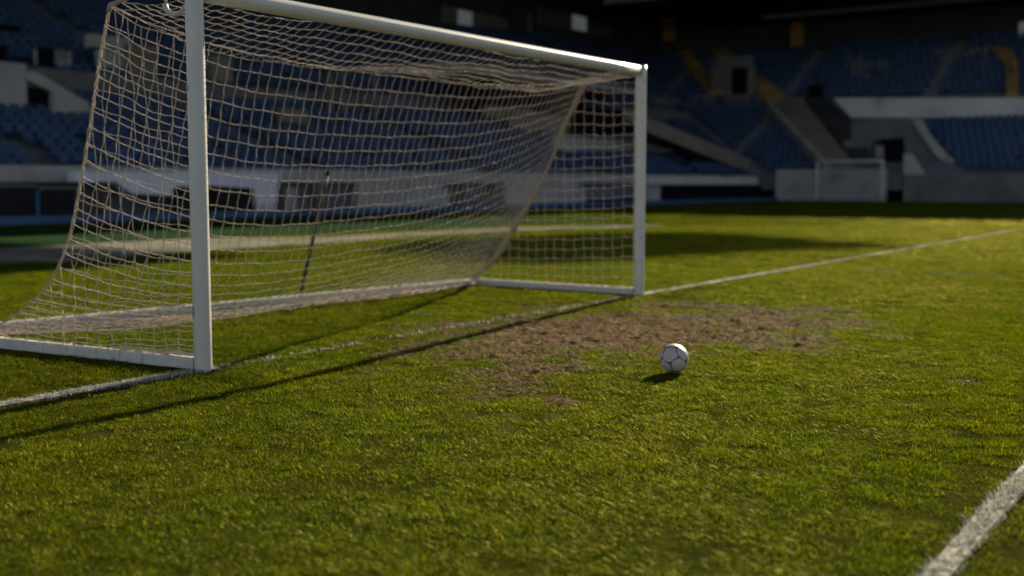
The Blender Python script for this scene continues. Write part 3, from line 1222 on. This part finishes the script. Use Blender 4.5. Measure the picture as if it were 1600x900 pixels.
m.build("tunnel_wall", M["conc_dark"], side_stand)
m = MB()
boxpx(m, "S", 1412, 218, 1432, 285, 2.8, 0.3)
m.build("tunnel_wall", M["conc_dark"], side_stand)
m = MB()
polypx(m, "S", [(1412, 240), (1424, 240), (1455, 285), (1455, 314), (1412, 314)], 0.4, 0.3)
m.build("tunnel_side_wall", M["conc"], side_stand)
m = MB()
polypx(m, "S", [(1424, 186), (1440, 186), (1450, 206), (1470, 232), (1518, 276), (1500, 278), (1462, 242), (1436, 206)], 2.2, 0.35)
m.build("sloping_parapet", M["conc"], side_stand)
m = MB()
polypx(m, "S", [(1420, 186), (1462, 242), (1500, 280), (1440, 284), (1412, 226)], 2.6, 0.3)
m.build("ramp", M["conc_dark"], side_stand)
m = MB()
polypx(m, "S", [(1303, 153), (1800, 153), (1800, 184), (1330, 184)], 8.6, 0.5)
m.build("tier_parapet", M["conc_light"], side_stand)


def ramp_strip(name, l0, l1, r0, r1, lift, thick, mat, n=14):
    """a sloping run lying on the rake between two photo edges"""
    mb = MB()
    L = [hit("S", l0[0] + (l1[0] - l0[0]) * i / n, l0[1] + (l1[1] - l0[1]) * i / n, lift) for i in range(n + 1)]
    Rr = [hit("S", r0[0] + (r1[0] - r0[0]) * i / n, r0[1] + (r1[1] - r0[1]) * i / n, lift) for i in range(n + 1)]
    d = UP * thick
    for i in range(n):
        mb.hexa([L[i] - d, Rr[i] - d, Rr[i + 1] - d, L[i + 1] - d, L[i], Rr[i], Rr[i + 1], L[i + 1]])
    return mb.build(name, M[mat], side_stand)


ramp_strip("stair_ramp", (1200, 158), (1306, 270), (1252, 152), (1346, 270), 0.75, 0.8, "stair_grey")
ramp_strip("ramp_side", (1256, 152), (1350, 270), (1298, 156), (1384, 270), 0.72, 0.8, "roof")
ramp_strip("ramp_kerb", (1196, 158), (1301, 270), (1203, 157), (1308, 270), 1.05, 1.0, "conc")
for nm, poly in stairsS.items():
    slab("S", poly, 0.55, 0.6, "stair", "stair_aisle", side_stand)
m = MB()
boxpx(m, "S", 1120, 88, 1176, 106, 14.6, 0.4)
m.build("vomitory_block", M["conc_dark"], side_stand)
m = MB()
boxpx(m, "S", 1112, 106, 1142, 148, 14.6, 0.4)
m.build("vomitory_block", M["conc_dark"], side_stand)
m = MB()
boxpx(m, "S", 1168, 106, 1178, 150, 14.6, 0.4)
m.build("vomitory_block", M["conc_dark"], side_stand)
m = MB()
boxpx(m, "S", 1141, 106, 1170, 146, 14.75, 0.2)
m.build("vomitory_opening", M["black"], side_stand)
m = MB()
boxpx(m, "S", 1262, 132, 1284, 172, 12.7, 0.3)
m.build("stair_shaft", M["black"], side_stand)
m = MB()
boxl(m, "S", -24, TS1, 24.4, 24.8, 0, 18.2)
m.build("back_wall", M["roof"], side_stand)
m = MB()
boxpx(m, "S", 1062, 30, 1168, 60, 24.1, 0.2)
m.build("concourse_panel", M["panel"], side_stand)
m = MB()
boxpx(m, "S", 1390, 32, 1500, 58, 24.1, 0.2)
m.build("concourse_panel", M["panel"], side_stand)
for x0, y0, x1, y1 in ((1035, 28, 1054, 64), (1236, 34, 1253, 72)):
    m = MB()
    boxpx(m, "S", x0, y0, x1, y1, 23.4, 0.5)
    m.build("ochre_pillar", M["ochre"], side_stand)
m = MB()
boxpx(m, "S", 1592, 34, 1612, 60, 23.8, 0.08)
m.build("lit_window", M["lit"], side_stand)
m = MB()
boxpx(m, "S", 1190, -4, 1700, 8, 20.0, 0.4)
m.build("roof_beam", M["conc"], side_stand)
# roof: its top edge throws the shadow line at y ~ 345
g1, g2 = G(1300, 341), G(1600, 347)
n_edge = 0.5 * (np.dot(g1 - K, m2) + np.dot(g2 - K, m2))
run = 1 / math.tan(SUN_EL) * (np.dot(SUN, m2) / np.hypot(SUN[0], SUN[1]))
NRF = 4.0
zr = (NRF - n_edge) / run
print("roof edge z", zr, "n_edge", n_edge)
m = MB()
boxl(m, "S", -16, TS1, NRF, 26.0, zr - 0.7, zr)
m.build("roof", M["roof"], side_stand)
m = MB()
boxl(m, "S", -16, TS1, NRF - 0.15, NRF - 0.003, zr - 1.1, zr - 0.05)
m.build("roof_fascia", M["roof_edge"], side_stand)
# unseen slats added above the roof, shaped to cast the pitch's shade wedge
out_ = [(1450, 386), (1270, 373), (1100, 362), (900, 366), (640, 378), (600, 392), (850, 414), (1000, 404), (1200, 392)]
poly = []
for x, y in out_:
    g = G(x, y)
    s = (NRF + 3 - np.dot(g - K, m2)) / np.dot(SUN, m2)
    poly.append(g + SUN * s)
print("board z", min(p[2] for p in poly), max(p[2] for p in poly))
pt2 = np.array([[np.dot(p - K, e2), p[2]] for p in poly])
m = MB()
for z in np.arange(pt2[:, 1].min() + 0.05, pt2[:, 1].max(), 0.42):
    cr = []
    for i in range(len(pt2)):
        (ta, za), (tb, zb) = pt2[i], pt2[(i + 1) % len(pt2)]
        if (za > z) != (zb > z):
            cr.append(ta + (tb - ta) * (z - za) / (zb - za))
    cr.sort()
    for i in range(0, len(cr) - 1, 2):
        boxl(m, "S", cr[i], cr[i + 1], NRF + 3.0, NRF + 3.1, z, z + 0.34)
m.build("added_shade_slats", M["roof_edge"], side_stand)
m = MB()
for k in (3, 4):  # struts that hold up the added slats
    p = poly[k] + m2 * 0.1
    tl = np.dot(p - K, e2)
    boxl(m, "S", tl - 0.1, tl + 0.1, NRF + 3.35, NRF + 3.6, zr, p[2] + 0.3)
m.build("shade_slat_struts", M["roof_edge"], side_stand)

# ------------------------------------------------------------------ things in front of the stands
shel = empty("team_shelter", tuple(FE(*[on_plane("E", 280, 330, -1.2)[0], -1.2, 0])))
tag(shel, "pale grey team shelter with dark openings seen behind the near post", "shelter")
m = MB()
polypx(m, "E", [(118, 268), (436, 270), (430, 318), (402, 322), (396, 294), (330, 290), (270, 292), (266, 306), (205, 302), (180, 284), (118, 284)], -1.2, 0.5)
m.build("canopy", M["shelter"], shel)
for x0, y0, x1, y1 in ((272, 294, 332, 336), (334, 293, 396, 332)):
    m = MB()
    boxpx(m, "E", x0, y0, x1, y1, -1.0, 0.2, 0.02)
    bevel(m.build("window", M["tint"], shel), 0.1)
m = MB()
boxpx(m, "E", 398, 298, 428, 326, -0.9, 0.3, 0)
m.build("end_panel", M["shelter"], shel)

for i, (x0, y0, x1, y1, lab) in enumerate(((-40, 288, 52, 340, "black dugout box at the far left edge, left of the blue post"), (60, 292, 116, 340, "black dugout box just right of the blue post"))):
    ta = on_plane("E", x0, 315, -0.9)[0]
    tb = on_plane("E", x1, 315, -0.9)[0]
    zt = on_plane("E", (x0 + x1) / 2, y0, -0.9)[1]
    dg = empty("dugout", tuple(FE((ta + tb) / 2, -0.9, 0)))
    tag(dg, lab, "dugout", "dark dugouts before the stand")
    m = MB()
    a, b = min(ta, tb), max(ta, tb)
    boxl(m, "E", a, b, -0.9, 0.0, 0.06, zt - 0.08)
    m.build("shell", M["tint"], dg)
    m = MB()
    boxl(m, "E", a - 0.05, b + 0.05, -1.0, -0.003, zt - 0.077, zt)
    m.build("roof", M["conc_dark"], dg)
    m = MB()
    boxl(m, "E", a, b, -0.95, 0.0, 0.0, 0.057)
    m.build("plinth", M["blue_kerb"], dg)
tp = on_plane("E", 56, 315, -0.8)[0]
bp_ = empty("blue_post", tuple(FE(tp, -0.8, 0)))
tag(bp_, "short blue post between the two dark dugout boxes", "post")
m = MB()
boxl(m, "E", tp - 0.10, tp + 0.10, -0.9, -0.7, 0, 1.0)
m.build("shaft", M["blue_kerb"], bp_)
m = MB()
boxl(m, "E", tp - 0.13, tp + 0.13, -0.93, -0.67, 1.0, 1.05)
m.build("cap", M["blue_kerb"], bp_)

# small white goal frame before the far wall
fgb = FS(on_plane("S", 1328, 300, -0.9)[0], -0.9, 0)
fg = empty("goal_frame", tuple(fgb))
tag(fg, "small white goal frame standing against the far wall below the stairs", "goal")
ta, zt = on_plane("S", 1277, 252, -0.9)
tb, zt2 = on_plane("S", 1379, 252, -0.9)
zt = 0.5 * (zt + zt2)
for t in (ta, tb):
    m = MB()
    m.tube([FS(t, -0.9, z) for z in (0, 0.5, 1, zt)], 0.10, 12)
    m.build("post", M["white_frame"], fg, True)
m = MB()
m.tube([FS(t, -0.9, zt) for t in np.linspace(ta - 0.12, tb + 0.12, 6)], 0.098, 12)
m.build("crossbar", M["white_frame"], fg, True)
m = MB()
for t in np.linspace(ta, tb, 22):
    m.tube([FS(t, -0.82, zt - 0.1), FS(t, -0.2, 0.05)], 0.012, 4)
for zz in np.linspace(0.15, zt - 0.2, 14):
    oo = -0.2 - 0.62 * zz / zt
    m.tube([FS(ta, oo, zz), FS(tb, oo, zz)], 0.012, 4)
m.build("net", M["white_frame"], fg)

# ------------------------------------------------------------------ blue kerb, synthetic turf, pale gravel band
m = MB()
boxl(m, "E", 0.5, TE1, -1.75, -1.45, 0, 0.26)
o = m.build("kerb", M["blue_kerb"])
tag(o, kind="structure")
m = MB()
boxl(m, "E", 0.5, TE1, -1.44, -0.001, 0.0, 0.05)
o = m.build("blue_track", M["blue_kerb"])
tag(o, kind="structure")


def strip(name, top, bot, z, mat):
    n = len(top)
    v = [G(*p, z) for p in top] + [G(*p, z) for p in bot]
    # thicken downward so it is a slab of its own
    v2 = [x - UP * (z + 0.01) for x in v]
    V = v + v2
    f = []
    for i in range(n - 1):
        f.append((n + i, n + i + 1, i + 1, i))
        f.append((2 * n + n + i, 2 * n + i * 1 + 0 + 0 if False else 3 * n + i, 3 * n + i + 1, n + i + 1)[0:0] or (n + i + 1, n + i, 3 * n + i, 3 * n + i + 1))
        f.append((i, i + 1, 2 * n + i + 1, 2 * n + i))
    o = np_mesh(name, V, [k for q_ in f for k in q_], [4] * len(f), mat)
    tag(o, kind="structure")
    return o, np.array([p[:2] for p in v[:n]] + [p[:2] for p in v[n:][::-1]])


def lerp_pts(pts, n=40):
    pts = np.array(pts, float)
    x = np.linspace(pts[0, 0], pts[-1, 0], n)
    return [(a, np.interp(a, pts[:, 0], pts[:, 1])) for a in x]


tt, turf_poly = strip("artificial_turf", lerp_pts([(-250, 371), (0, 361), (300, 350), (700, 341), (930, 339), (985, 340)]), lerp_pts([(-250, 400), (0, 386), (300, 371), (700, 355), (930, 344), (985, 340.4)]), 0.03, M["turf"])
bot = lerp_pts([(-250, 422), (0, 410), (110, 408), (220, 400), (350, 389), (520, 379), (700, 366.5), (860, 358.5), (1000, 355), (1040, 353)], 90)
bot = [(x, y + 2.2 * math.sin(x * 0.09) * (x < 260) * 0.5) for x, y in bot]
gs, sand_poly = strip("gravel_strip", lerp_pts([(-250, 399), (0, 385.5), (300, 372), (520, 370), (700, 359), (860, 354), (1000, 351), (1040, 351.5)], 90), bot, 0.012, M["sand"])

# ------------------------------------------------------------------ grass clumps
clumps = bpy.data.collections.new("clump_sources")   # instanced below, never linked to the scene


def clump(i, n=300, rad=0.125, hmin=0.007, hmax=0.023):
    rng = np.random.default_rng(100 + i)
    r = rad * np.sqrt(rng.random(n))
    a = rng.random(n) * 6.283
    x, y = r * np.cos(a), r * np.sin(a)
    h = hmin + (hmax - hmin) * rng.random(n) ** 1.3
    w = 0.0008 + 0.0007 * rng.random(n)
    da = rng.random(n) * 6.283
    lean = (0.4 + 2.0 * rng.random(n)) * h
    dx, dy = np.cos(da), np.sin(da)
    px_, py_ = -dy, dx
    V = np.zeros((n, 5, 3))
    for k, (t, ww, l) in enumerate(((0.0, 1, 0), (0.55, 0.9, 0.30), (1.0, 0, 1.0))):
        cx, cy, cz = x + dx * lean * l, y + dy * lean * l, h * t - 0.004
        if k < 2:
            V[:, 2 * k] = np.stack([cx - px_ * w * ww, cy - py_ * w * ww, cz], -1)
            V[:, 2 * k + 1] = np.stack([cx + px_ * w * ww, cy + py_ * w * ww, cz], -1)
        else:
            V[:, 4] = np.stack([cx, cy, cz], -1)
    return V, rng.random(n) ** 1.0


def blades_mesh(name, V, tint, mat):
    n = len(V)
    b = (np.arange(n) * 5)[:, None]
    q_ = b + np.array([0, 1, 3, 2])
    t_ = b + np.array([2, 3, 4])
    flat = np.concatenate([q_, t_], 1).ravel()
    cnt = np.tile([4, 3], n)
    verts = V.reshape(-1, 3).astype(np.float32)
    me = bpy.data.meshes.new(name)
    me.vertices.add(len(verts))
    me.vertices.foreach_set("co", verts.ravel())
    me.loops.add(len(flat))
    me.loops.foreach_set("vertex_index", flat.astype(np.int32))
    me.polygons.add(len(cnt))
    me.polygons.foreach_set("loop_start", np.concatenate([[0], np.cumsum(cnt)[:-1]]).astype(np.int32))
    me.polygons.foreach_set("loop_total", cnt.astype(np.int32))
    me.update(calc_edges=True)
    a_ = me.attributes.new("tint", "FLOAT", "POINT")
    a_.data.foreach_set("value", np.repeat(tint, 5).astype(np.float32))
    me.materials.append(mat)
    return bpy.data.objects.new(name, me)


for i in range(8):
    V, tn = clump(i)
    clumps.objects.link(blades_mesh("grass_clump", V, tn, M["grass"]))


for i in range(4):                      # flattened dead blades
    V, tn = clump(20 + i, 70, 0.13, 0.003, 0.010)
    root = V[:, :2].mean(1, keepdims=True)
    V[:, :, :2] = root[:, :, :2] + (V[:, :, :2] - root[:, :, :2]) * np.array([2.6, 2.6])
    V[:, :, 2] += 0.006
    clumps.objects.link(blades_mesh("straw_clump", V, 0.90 + 0.10 * tn, M["straw"]))


def inside(poly, x, y):
    return in_poly(x, y, [tuple(p) for p in poly])


pts, rots, scls, idxs = [], [], [], []
for (y0, y1, dens, s, hs) in ((2.6, 6.5, 88, 1.0, 1.0), (6.5, 11, 95, 1.05, 1.0), (11, 18, 52, 1.35, 1.05), (18, 34, 22, 2.0, 1.15), (34, 95, 5.2, 4.0, 1.35)):
    xl, xr = -0.53 * y1 - 0.6, 0.53 * y1 + 0.6
    n = int((xr - xl) * (y1 - y0) * dens)
    x = RNG.uniform(xl, xr, n)
    y = RNG.uniform(y0, y1, n)
    ok = np.abs(x) < 0.53 * y + 0.6
    x, y = x[ok], y[ok]
    d = dirt_mask(x, y) if y0 < 17 else np.zeros(len(x))
    ld = line_dist(x, y)
    pr = np.clip(1.0 - d * 1.05, 0.13, 1)
    pr *= np.where(ld < 0.035 * s, 0.10 if y0 < 18 else 0.0, 1.0)
    pr *= np.hypot(x - bc[0], y - bc[1]) > 0.04
    if y0 > 10:
        P2 = np.stack([x, y, 0 * x], -1)
        off = (P2 - K) @ m1
        offs = (P2 - K) @ m2
        pr *= (off < -2.0) & (offs < -0.8)
        pr *= ~inside(turf_poly, x, y)
        pr *= ~inside(sand_poly, x, y)
    ok = RNG.random(len(x)) < pr
    x, y, d = x[ok], y[ok], d[ok]
    tuft = fbm(x * 2.2, y * 2.2, 3, 70)
    hz = hs * (0.62 + 0.75 * tuft) * (1 - 0.45 * np.clip(d * 1.5, 0, 1)) * RNG.uniform(0.8, 1.2, len(x))
    sz = s * RNG.uniform(0.85, 1.2, len(x)) * (1 - 0.35 * np.clip(d * 1.3, 0, 1))
    zz = np.interp(0, [0, 1], [0, 0]) + 0.010 * (fbm(x * 0.8, y * 0.8, 3, 40) - 0.5)
    pts.append(np.stack([x, y, zz], -1))
    rots.append(np.stack([RNG.normal(0, 0.06, len(x)), RNG.normal(0, 0.06, len(x)), RNG.random(len(x)) * 6.283], -1))
    scls.append(np.stack([sz, sz, hz], -1))
    idxs.append(RNG.integers(0, 8, len(x)))
    if y0 < 17:
        n = 9000
        x, y = RNG.uniform(-5, 6, n), RNG.uniform(y0, y1, n)
        d = dirt_mask(x, y)
        ok = RNG.random(n) < np.clip(d * 1.3 - 0.10, 0.0, 0.6) * (y > 6.6)
        x, y = x[ok], y[ok]
        pts.append(np.stack([x, y, 0 * x + 0.003], -1))
        rots.append(np.stack([0 * x, 0 * x, RNG.random(len(x)) * 6.283], -1))
        q_ = RNG.uniform(0.7, 1.15, len(x))
        scls.append(np.stack([q_, q_, RNG.uniform(0.6, 1.6, len(x))], -1))
        idxs.append(RNG.integers(8, 12, len(x)))
pts, rots, scls, idxs = np.concatenate(pts), np.concatenate(rots), np.concatenate(scls), np.concatenate(idxs)
print("grass clumps", len(pts))
gme = bpy.data.meshes.new("grass")
gme.vertices.add(len(pts))
gme.vertices.foreach_set("co", pts.astype(np.float32).ravel())
a_ = gme.attributes.new("rot", "FLOAT_VECTOR", "POINT"); a_.data.foreach_set("vector", rots.astype(np.float32).ravel())
a_ = gme.attributes.new("scl", "FLOAT_VECTOR", "POINT"); a_.data.foreach_set("vector", scls.astype(np.float32).ravel())
a_ = gme.attributes.new("pick", "INT", "POINT"); a_.data.foreach_set("value", idxs.astype(np.int32))
gme.materials.append(M["grass"])
grass = bpy.data.objects.new("grass", gme)
COL.objects.link(grass)
tag(grass, "short mown grass with thin worn patches covering the pitch", "grass", kind="stuff")
ng = bpy.data.node_groups.new("grass_scatter", "GeometryNodeTree")
ng.interface.new_socket("Geometry", in_out="INPUT", socket_type="NodeSocketGeometry")
ng.interface.new_socket("Geometry", in_out="OUTPUT", socket_type="NodeSocketGeometry")
gi, go = ng.nodes.new("NodeGroupInput"), ng.nodes.new("NodeGroupOutput")
iop = ng.nodes.new("GeometryNodeInstanceOnPoints")
ci = ng.nodes.new("GeometryNodeCollectionInfo")
ci.inputs["Collection"].default_value = clumps
ci.inputs["Separate Children"].default_value = True
ci.inputs["Reset Children"].default_value = True


def named(nm, ty):
    n = ng.nodes.new("GeometryNodeInputNamedAttribute")
    n.data_type = ty
    n.inputs["Name"].default_value = nm
    return n.outputs["Attribute"]


e2r = ng.nodes.new("FunctionNodeEulerToRotation")
ng.links.new(named("rot", "FLOAT_VECTOR"), e2r.inputs[0])
ng.links.new(gi.outputs[0], iop.inputs["Points"])
ng.links.new(ci.outputs[0], iop.inputs["Instance"])
iop.inputs["Pick Instance"].default_value = True
ng.links.new(named("pick", "INT"), iop.inputs["Instance Index"])
ng.links.new(e2r.outputs[0], iop.inputs["Rotation"])
ng.links.new(named("scl", "FLOAT_VECTOR"), iop.inputs["Scale"])
ng.links.new(iop.outputs[0], go.inputs[0])
md = grass.modifiers.new("scatter", "NODES")
md.node_group = ng

# ------------------------------------------------------------------ chalk lines: painted blades on a thin sheet
for (nm, p, q, w) in line_items:
    d = (q - p) / np.linalg.norm(q - p)
    s = np.cross(UP, d)
    L = np.linalg.norm(q - p)
    # sheet
    n = 2 + int(L / 0.15)
    tt_ = np.linspace(0, L, n)
    c = p[None] + d[None] * tt_[:, None]
    zz = 0.012 + 0.010 * (fbm(c[:, 0] * 0.8, c[:, 1] * 0.8, 3, 40) - 0.5)
    jl = w / 2 * (0.86 + 0.16 * vnoise(tt_ * 9, tt_ * 0, 4))
    v1 = c + s * jl[:, None]; v1[:, 2] = zz
    v2 = c - s * jl[::-1, None]; v2[:, 2] = zz
    SV = np.concatenate([v1, v2])
    SF = np.array([(i, i + n, i + n + 1, i + 1) for i in range(n - 1)])
    if nm == "goal_line":
        tl = (c - A0) @ d
        mouth = (tl > 0.05) & (tl < np.linalg.norm(B0 - A0))
        SF = SF[~(mouth[:-1] & (RNG.random(n - 1) < 2))]
    # blades
    allV, allT = [], []
    faint = nm == "goal_area_side_line"
    for (ya, yb, dens, sc_) in ((2.4, 8, 26000, 1.0), (8, 13, 15000, 1.25), (13, 20, 3600, 1.7), (20, 45, 800, 2.6), (45, 100, 160, 4.5)):
        nb_ = int(L * w * 1.15 * dens)
        t = RNG.uniform(0, L, nb_)
        b = RNG.normal(0, 0.34, nb_)
        b = np.where(np.abs(b) > 0.62, RNG.uniform(-0.5, 0.5, nb_), b) * w
        P = p[None] + d[None] * t[:, None] + s[None] * b[:, None]
        wear = fbm(P[:, 0] * 5, P[:, 1] * 5, 3, 80)
        dm = dirt_mask(P[:, 0], P[:, 1]) if ya < 14 else 0
        ok = (P[:, 1] >= ya) & (P[:, 1] < yb) & (np.abs(P[:, 0]) < 0.56 * P[:, 1] + 0.6) & (wear > (0.5 if faint else (0.26 if nm == "goal_line" else 0.36) + 0.2 * RNG.random(nb_))) & (RNG.random(nb_) > dm * 0.8)
        if nm == "goal_line":      # thinner chalk in the goal mouth
            tl = (P - A0) @ d
            ok &= ~((tl > 0.1) & (tl < np.linalg.norm(B0 - A0)) & (RNG.random(nb_) < 0.90))
        ok &= np.hypot(P[:, 0] - A0[0], P[:, 1] - A0[1]) > 0.075
        ok &= np.hypot(P[:, 0] - B0[0], P[:, 1] - B0[1]) > 0.075
        P = P[ok]
        k = len(P)
        if not k: continue
        rng = RNG
        h = (0.011 + 0.018 * rng.random(k)) * (1 + 0.12 * sc_)
        ww = (0.0013 + 0.0012 * rng.random(k)) * sc_
        da = rng.random(k) * 6.283
        le = (0.3 + 1.3 * rng.random(k)) * h
        dx = np.stack([np.cos(da), np.sin(da), 0 * da], -1)
        pw = np.stack([-np.sin(da), np.cos(da), 0 * da], -1) * ww[:, None]
        V = np.zeros((k, 5, 3))
        V[:, 0], V[:, 1] = P - pw, P + pw
        mid = P + dx * (le * 0.3)[:, None] + UP[None] * (h * 0.55)[:, None]
        V[:, 2], V[:, 3] = mid - pw * 0.9, mid + pw * 0.9
        V[:, 4] = P + dx * le[:, None] + UP[None] * h[:, None]
        allV.append(V)
        allT.append(np.clip((rng.random(k) * 0.9 + (0.0 if not faint else -0.25)) * (1 if sc_ < 1.5 else 0.5), 0, 1))
    V, T = np.concatenate(allV), np.concatenate(allT)
    ob = blades_mesh(nm, V, T, M["white_grass"])
    me = ob.data
    COL.objects.link(ob)
    tag(ob, kind="structure")
    if not faint:
        # the chalk on the soil between the blades, joined into the same object
        sh = np_mesh("chalk_sheet", SV, SF, np.full(len(SF), 4), M["chalk"])
        bm = bmesh.new()
        bm.from_mesh(me)
        k0 = len(bm.faces)
        bm.from_mesh(sh.data)
        bm.faces.ensure_lookup_table()
        for f in bm.faces[k0:]:
            f.material_index = 1
        bm.to_mesh(me)
        bm.free()
        me.materials.append(M["chalk"])
        bpy.data.objects.remove(sh)

# ------------------------------------------------------------------ light
w = bpy.data.worlds.new("World")
scene.world = w
w.use_nodes = True
nt = w.node_tree
bg = nt.nodes["Background"]
sky = nt.nodes.new("ShaderNodeTexSky")
sky.sky_type = "NISHITA"
sky.sun_disc = False
sky.sun_elevation = SUN_EL
sky.sun_rotation = math.atan2(SUN[0], SUN[1])
sky.air_density = 0.7
sky.dust_density = 0.2
sky.altitude = 1500
hs = nt.nodes.new("ShaderNodeHueSaturation")
hs.inputs["Saturation"].default_value = 0.5
nt.links.new(sky.outputs[0], hs.inputs["Color"])
nt.links.new(hs.outputs[0], bg.inputs[0])
bg.inputs[1].default_value = 0.05
sd = bpy.data.lights.new("sun", "SUN")
sd.energy = 5.0
sd.angle = R(0.6)
sd.color = (1.0, 0.84, 0.60)
so = bpy.data.objects.new("sun", sd)
COL.objects.link(so)
so.rotation_euler = Vector(tuple(SUN)).to_track_quat("Z", "Y").to_euler()

scene.view_settings.view_transform = "Standard"
scene.view_settings.look = "None"
scene.view_settings.gamma = 1
scene.view_settings.exposure = 1.36
scene.render.engine = "CYCLES"
scene.cycles.max_bounces = 6
scene.cycles.diffuse_bounces = 3
scene.cycles.transmission_bounces = 4
scene.cycles.use_denoising = True
